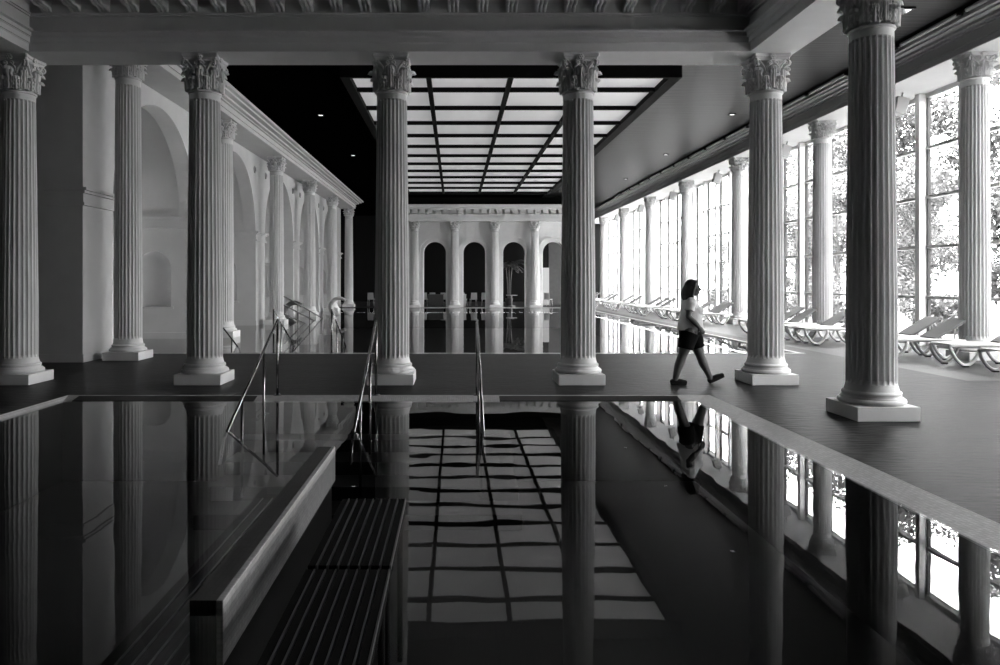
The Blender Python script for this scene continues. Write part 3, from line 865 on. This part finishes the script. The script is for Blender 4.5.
limb(bd, [(-.395, -.09, .05), (-.30, -.09, .035), (-.25, -.09, .03)], [.035, .032, .026])
limb(bd, [(.215, .09, .05), (.31, .09, .085), (.37, .09, .105)], [.034, .032, .026])
def arm(pts, hand_dir, up, side):
    limb(bd, pts, [.062, .054, .045, .044, .030])
    w_ = Vector(pts[-1]); d = Vector(hand_dir).normalized(); u = Vector(up).normalized(); t = d.cross(u)
    palm = w_+d*.045
    rot = Matrix((d, t, u)).transposed()
    bd.ellipsoid(palm, (.048, .036, .017), 12, 8, rot)
    for j, (o, ln) in enumerate(((-.027, .062), (-.009, .072), (.009, .068), (.026, .052))):
        b0 = palm+d*.034+t*o; b1 = b0+d*(ln*.45)-u*.004; b2 = b1+d*(ln*.32)-u*.014; b3 = b2+d*(ln*.18)-u*.018
        bd.tube([b0-d*.02, b0, b1, b2, b3], [.009, .009, .0085, .008, .007], 8)
    b0 = palm-d*.02+t*(.03*side); bd.tube([b0, b0+t*(.02*side)+d*.022-u*.006, b0+t*(.024*side)+d*.05-u*.016], [.012, .010, .008], 8)
arm([(-.185, -.19, 1.27), (-.215, -.215, 1.17), (-.235, -.225, 1.07), (-.15, -.235, .985), (-.075, -.23, .905)], (.6, .05, -.75), (.1, -1, .0), 1)
arm([(-.13, .19, 1.27), (-.13, .215, 1.16), (-.125, .225, 1.06), (-.04, .22, .97), (.03, .20, .90)], (.5, -.1, -.8), (.1, 1, .0), -1)
body = remeshed(bd, 'body', 'skin', pr, .0065, 3)
for s in (-1, 1):
    e = MB().ellipsoid(H(.083, s*.030, .012), (.010, .013, .009), 12, 8); eo = e.build('eye', 'hair', pr)
# hair
hb = MB()
hb.ellipsoid(H(-.032, 0, .045), (.106, .094, .098), 20, 14)
hb.ellipsoid(H(-.065, 0, -.03), (.085, .100, .10), 18, 12)
hb.ellipsoid(H(-.080, 0, -.105), (.085, .108, .085), 18, 12)
hb.ellipsoid(H(-.095, 0, -.165), (.065, .095, .055), 16, 10)
rh = random.Random(5)
for s in (-1, 1):
    limb(hb, [H(.030, s*.062, .085), H(.018, s*.086, .03), H(-.010, s*.098, -.05), H(-.020, s*.100, -.12), H(-.015, s*.085, -.185)], [.024, .026, .030, .032, .022], 10)
for k in range(26):     # waves and strands
    a = PI*(.42+1.16*k/25); y_ = math.sin(a)*.098; x_ = math.cos(a)*.085-.062
    pts = [H(x_*.8, y_*.75, .06), H(x_-.004, y_, -.01), H(x_-.014+rh.uniform(-.012, .012), y_*1.06, -.09), H(x_-.010+rh.uniform(-.012, .016), y_*1.08, -.16), H(x_+rh.uniform(-.01, .02), y_*1.0, -.205+rh.uniform(-.01, .02))]
    hb.tube(pts, [.014, .017, .018, .016, .007], 8)
hb.ellipsoid(H(.026, .01, .100), (.052, .066, .028), 14, 8)
remeshed(hb, 'hair', 'hair', pr, .0065, 2)
# shirt
sb = MB()
sb.ellipsoid((-.145, 0, 1.22), (.135, .185, .13), 20, 12)
sb.tube([(-.145, 0, 1.33), (-.145, 0, 1.25), (-.12, 0, 1.13), (-.125, 0, 1.0), (-.135, 0, .88), (-.138, 0, .832)], [.085, .130, .168, .176, .202, .208], 24)
sb.ellipsoid((-.055, -.075, 1.14), (.105, .085, .09), 14, 10); sb.ellipsoid((-.055, .075, 1.14), (.105, .085, .09), 14, 10)
sb.ellipsoid((-.10, 0, .98), (.155, .17, .13), 16, 10)
for s, sh in ((-1, [(-.165, -.15, 1.29), (-.195, -.20, 1.25), (-.225, -.22, 1.15)]), (1, [(-.14, .15, 1.29), (-.135, .20, 1.25), (-.13, .22, 1.15)])):
    sb.tube(sh, [.075, .080, .078], 16); sb.ellipsoid(sh[0], (.078, .078, .07)); sb.ellipsoid(sh[1], (.08, .08, .075))
remeshed(sb, 'tshirt', 'shirt', pr, .009, 5)
ss = MB()
ss.tube([(-.135, 0, .88), (-.135, 0, .82), (-.13, 0, .74)], [.160, .176, .17], 24)
for k, q in ((NEAR, [(-.17, -.085, .80), (-.215, -.10, .68), (-.245, -.105, .555)]), (FAR, [(-.09, .085, .80), (-.035, .10, .68), (.0, .10, .555)])):
    ss.tube(q, [.145, .135, .122], 20)
remeshed(ss, 'shorts', 'shorts', pr, .009, 3)
for q, nm in (([(-.445, -.09, .045), (-.39, -.09, .05), (-.31, -.09, .042), (-.245, -.09, .035)], 'a'), ([(.20, .09, .040), (.235, .09, .062), (.32, .09, .098), (.395, .09, .122)], 'b')):
    sh = MB(); sh.tube(q, [.040, .045, .042, .034], 14)
    for p, r_ in zip(q, [.040, .045, .044, .036]): sh.ellipsoid(p, (r_*.95, r_*1.0, r_*.95), 12, 8)
    a, c_ = Vector(q[0]), Vector(q[-1]); d = (c_-a).normalized(); dn = Vector((d.z, 0, -d.x))
    sole = []
    sh.tube([a+dn*.030-d*.02, a+dn*.032+d*.12, c_+dn*.026+d*.02], [.022, .02, .018], 10, flat=2.0)
    remeshed(sh, 'shoe', 'shoe', pr, .007, 2)

# ------------------------------------------------------------------ outside: ground, terrace, trees
structure(MB().box(XW+.1, 120, -30, 160, -.5, -.12).build('ground', 'grass'))
structure(MB().box(XW+.1, XW+3.2, -10, 62, -.12, -.02).build('terrace_path', 'terrace'))
def crown_mesh(name, n, rx, rz, zc, leaf, m):
    b = MB(); rnd = random.Random(hash(name) % 1000 if False else len(name)*13+n)
    blobs = []
    for k in range(16):
        a = rnd.uniform(0, 2*PI); q = rnd.uniform(.15, .85); zz = rnd.uniform(-.85, .9)
        blobs.append((Vector((math.cos(a)*rx*q*math.sqrt(1-zz*zz*.8), math.sin(a)*rx*q*math.sqrt(1-zz*zz*.8), zc+zz*rz)), rnd.uniform(.28, .5)*rx))
    for i in range(n):
        c, r = blobs[rnd.randrange(len(blobs))]
        d = Vector((rnd.gauss(0, 1), rnd.gauss(0, 1), rnd.gauss(0, 1))).normalized()
        p = c+d*r*rnd.uniform(.55, 1.05)
        nrm = (d+Vector((rnd.uniform(-.7, .7), rnd.uniform(-.7, .7), rnd.uniform(-.3, 1)))).normalized()
        u = nrm.orthogonal().normalized(); u = (u*math.cos(i)+nrm.cross(u)*math.sin(i)); v = nrm.cross(u)
        s = leaf*rnd.uniform(.6, 1.3)
        b.add([p-u*s, p+v*s*.5-u*s*.2, p+u*s, p-v*s*.5-u*s*.2], [(0, 1, 2, 3)])
    me = b.mesh(name); me.materials.append(M[m]); return me
tvar = [(crown_mesh('foliage', 11000, 2.6, 3.9, 5.0, .10, 'leaf'), 8.5), (crown_mesh('foliage', 11000, 2.9, 3.5, 4.6, .10, 'leaf_pale'), 7.5), (crown_mesh('foliage', 11000, 2.5, 4.1, 5.0, .10, 'leaf_pale'), 9)]
tm = MB().tube([(0, 0, -.15), (.05, .02, 1.5), (-.05, .06, 3.2), (.05, 0, 5.5)], [.20, .16, .12, .05], 10)
for k in range(5):
    a = k*1.3; tm.tube([(0, 0, 2.4+.4*k), (math.cos(a)*.9, math.sin(a)*.9, 3.6+.5*k)], [.06, .025], 6)
tmesh = tm.mesh('trunk'); tmesh.materials.append(M['bark'])
rt = random.Random(11)
def tree(x, y, sc_, k):
    r = empty('garden_tree', (x, y, -.12), rt.uniform(0, 6.28)); r.scale = (sc_, sc_, sc_)
    f = bpy.data.objects.new('foliage', tvar[k][0]); C.objects.link(f); f.parent = r
    t = bpy.data.objects.new('trunk', tmesh); C.objects.link(t); t.parent = r
    tag(r, 'leafy garden tree outside the tall windows', 'tree', 'trees outside the windows')  # the added out-of-view rows take this label too
y = 24.5; k = 0
while y < 44:
    tree(18.6+rt.uniform(-.3, .9), y, rt.uniform(.8, 1.0), k % 3); k += 1; y += 5.7
for i_ in range(5): tree(16.7, -4.2+5.75*i_, .92, (0, 2)[i_ % 2]); tree(22.3, -1.4+5.75*i_, 1.0, (2, 0)[i_ % 2])  # out-of-view rows, added to keep window light off the first pier
y = 31.0
while y < 56:
    tree(26.0+rt.uniform(-.5, 1), y, rt.uniform(1.6, 1.8), (k+1) % 3); k += 1; y += 11.5
for y in (75, 100, 125): tree(44+rt.uniform(0, 4), y, 1.1, k % 3); k += 1
smesh = crown_mesh('foliage', 1500, .9, .55, .55, .09, 'leaf_pale')
y = 25.0
while y < 46:
    r = empty('garden_shrub', (15.9+rt.uniform(-.4, .4), y, -.12), rt.uniform(0, 6)); s = rt.uniform(.8, 1.25); r.scale = (s, s, s)
    f = bpy.data.objects.new('foliage', smesh); C.objects.link(f); f.parent = r
    st_ = MB().tube([(0, 0, 0), (.05, 0, .5)], .03, 6).build('stem', 'bark', r)
    tag(r, 'low pale shrub in the bed outside the windows', 'shrub', 'shrubs outside the windows'); y += rt.uniform(2.9, 3.4)
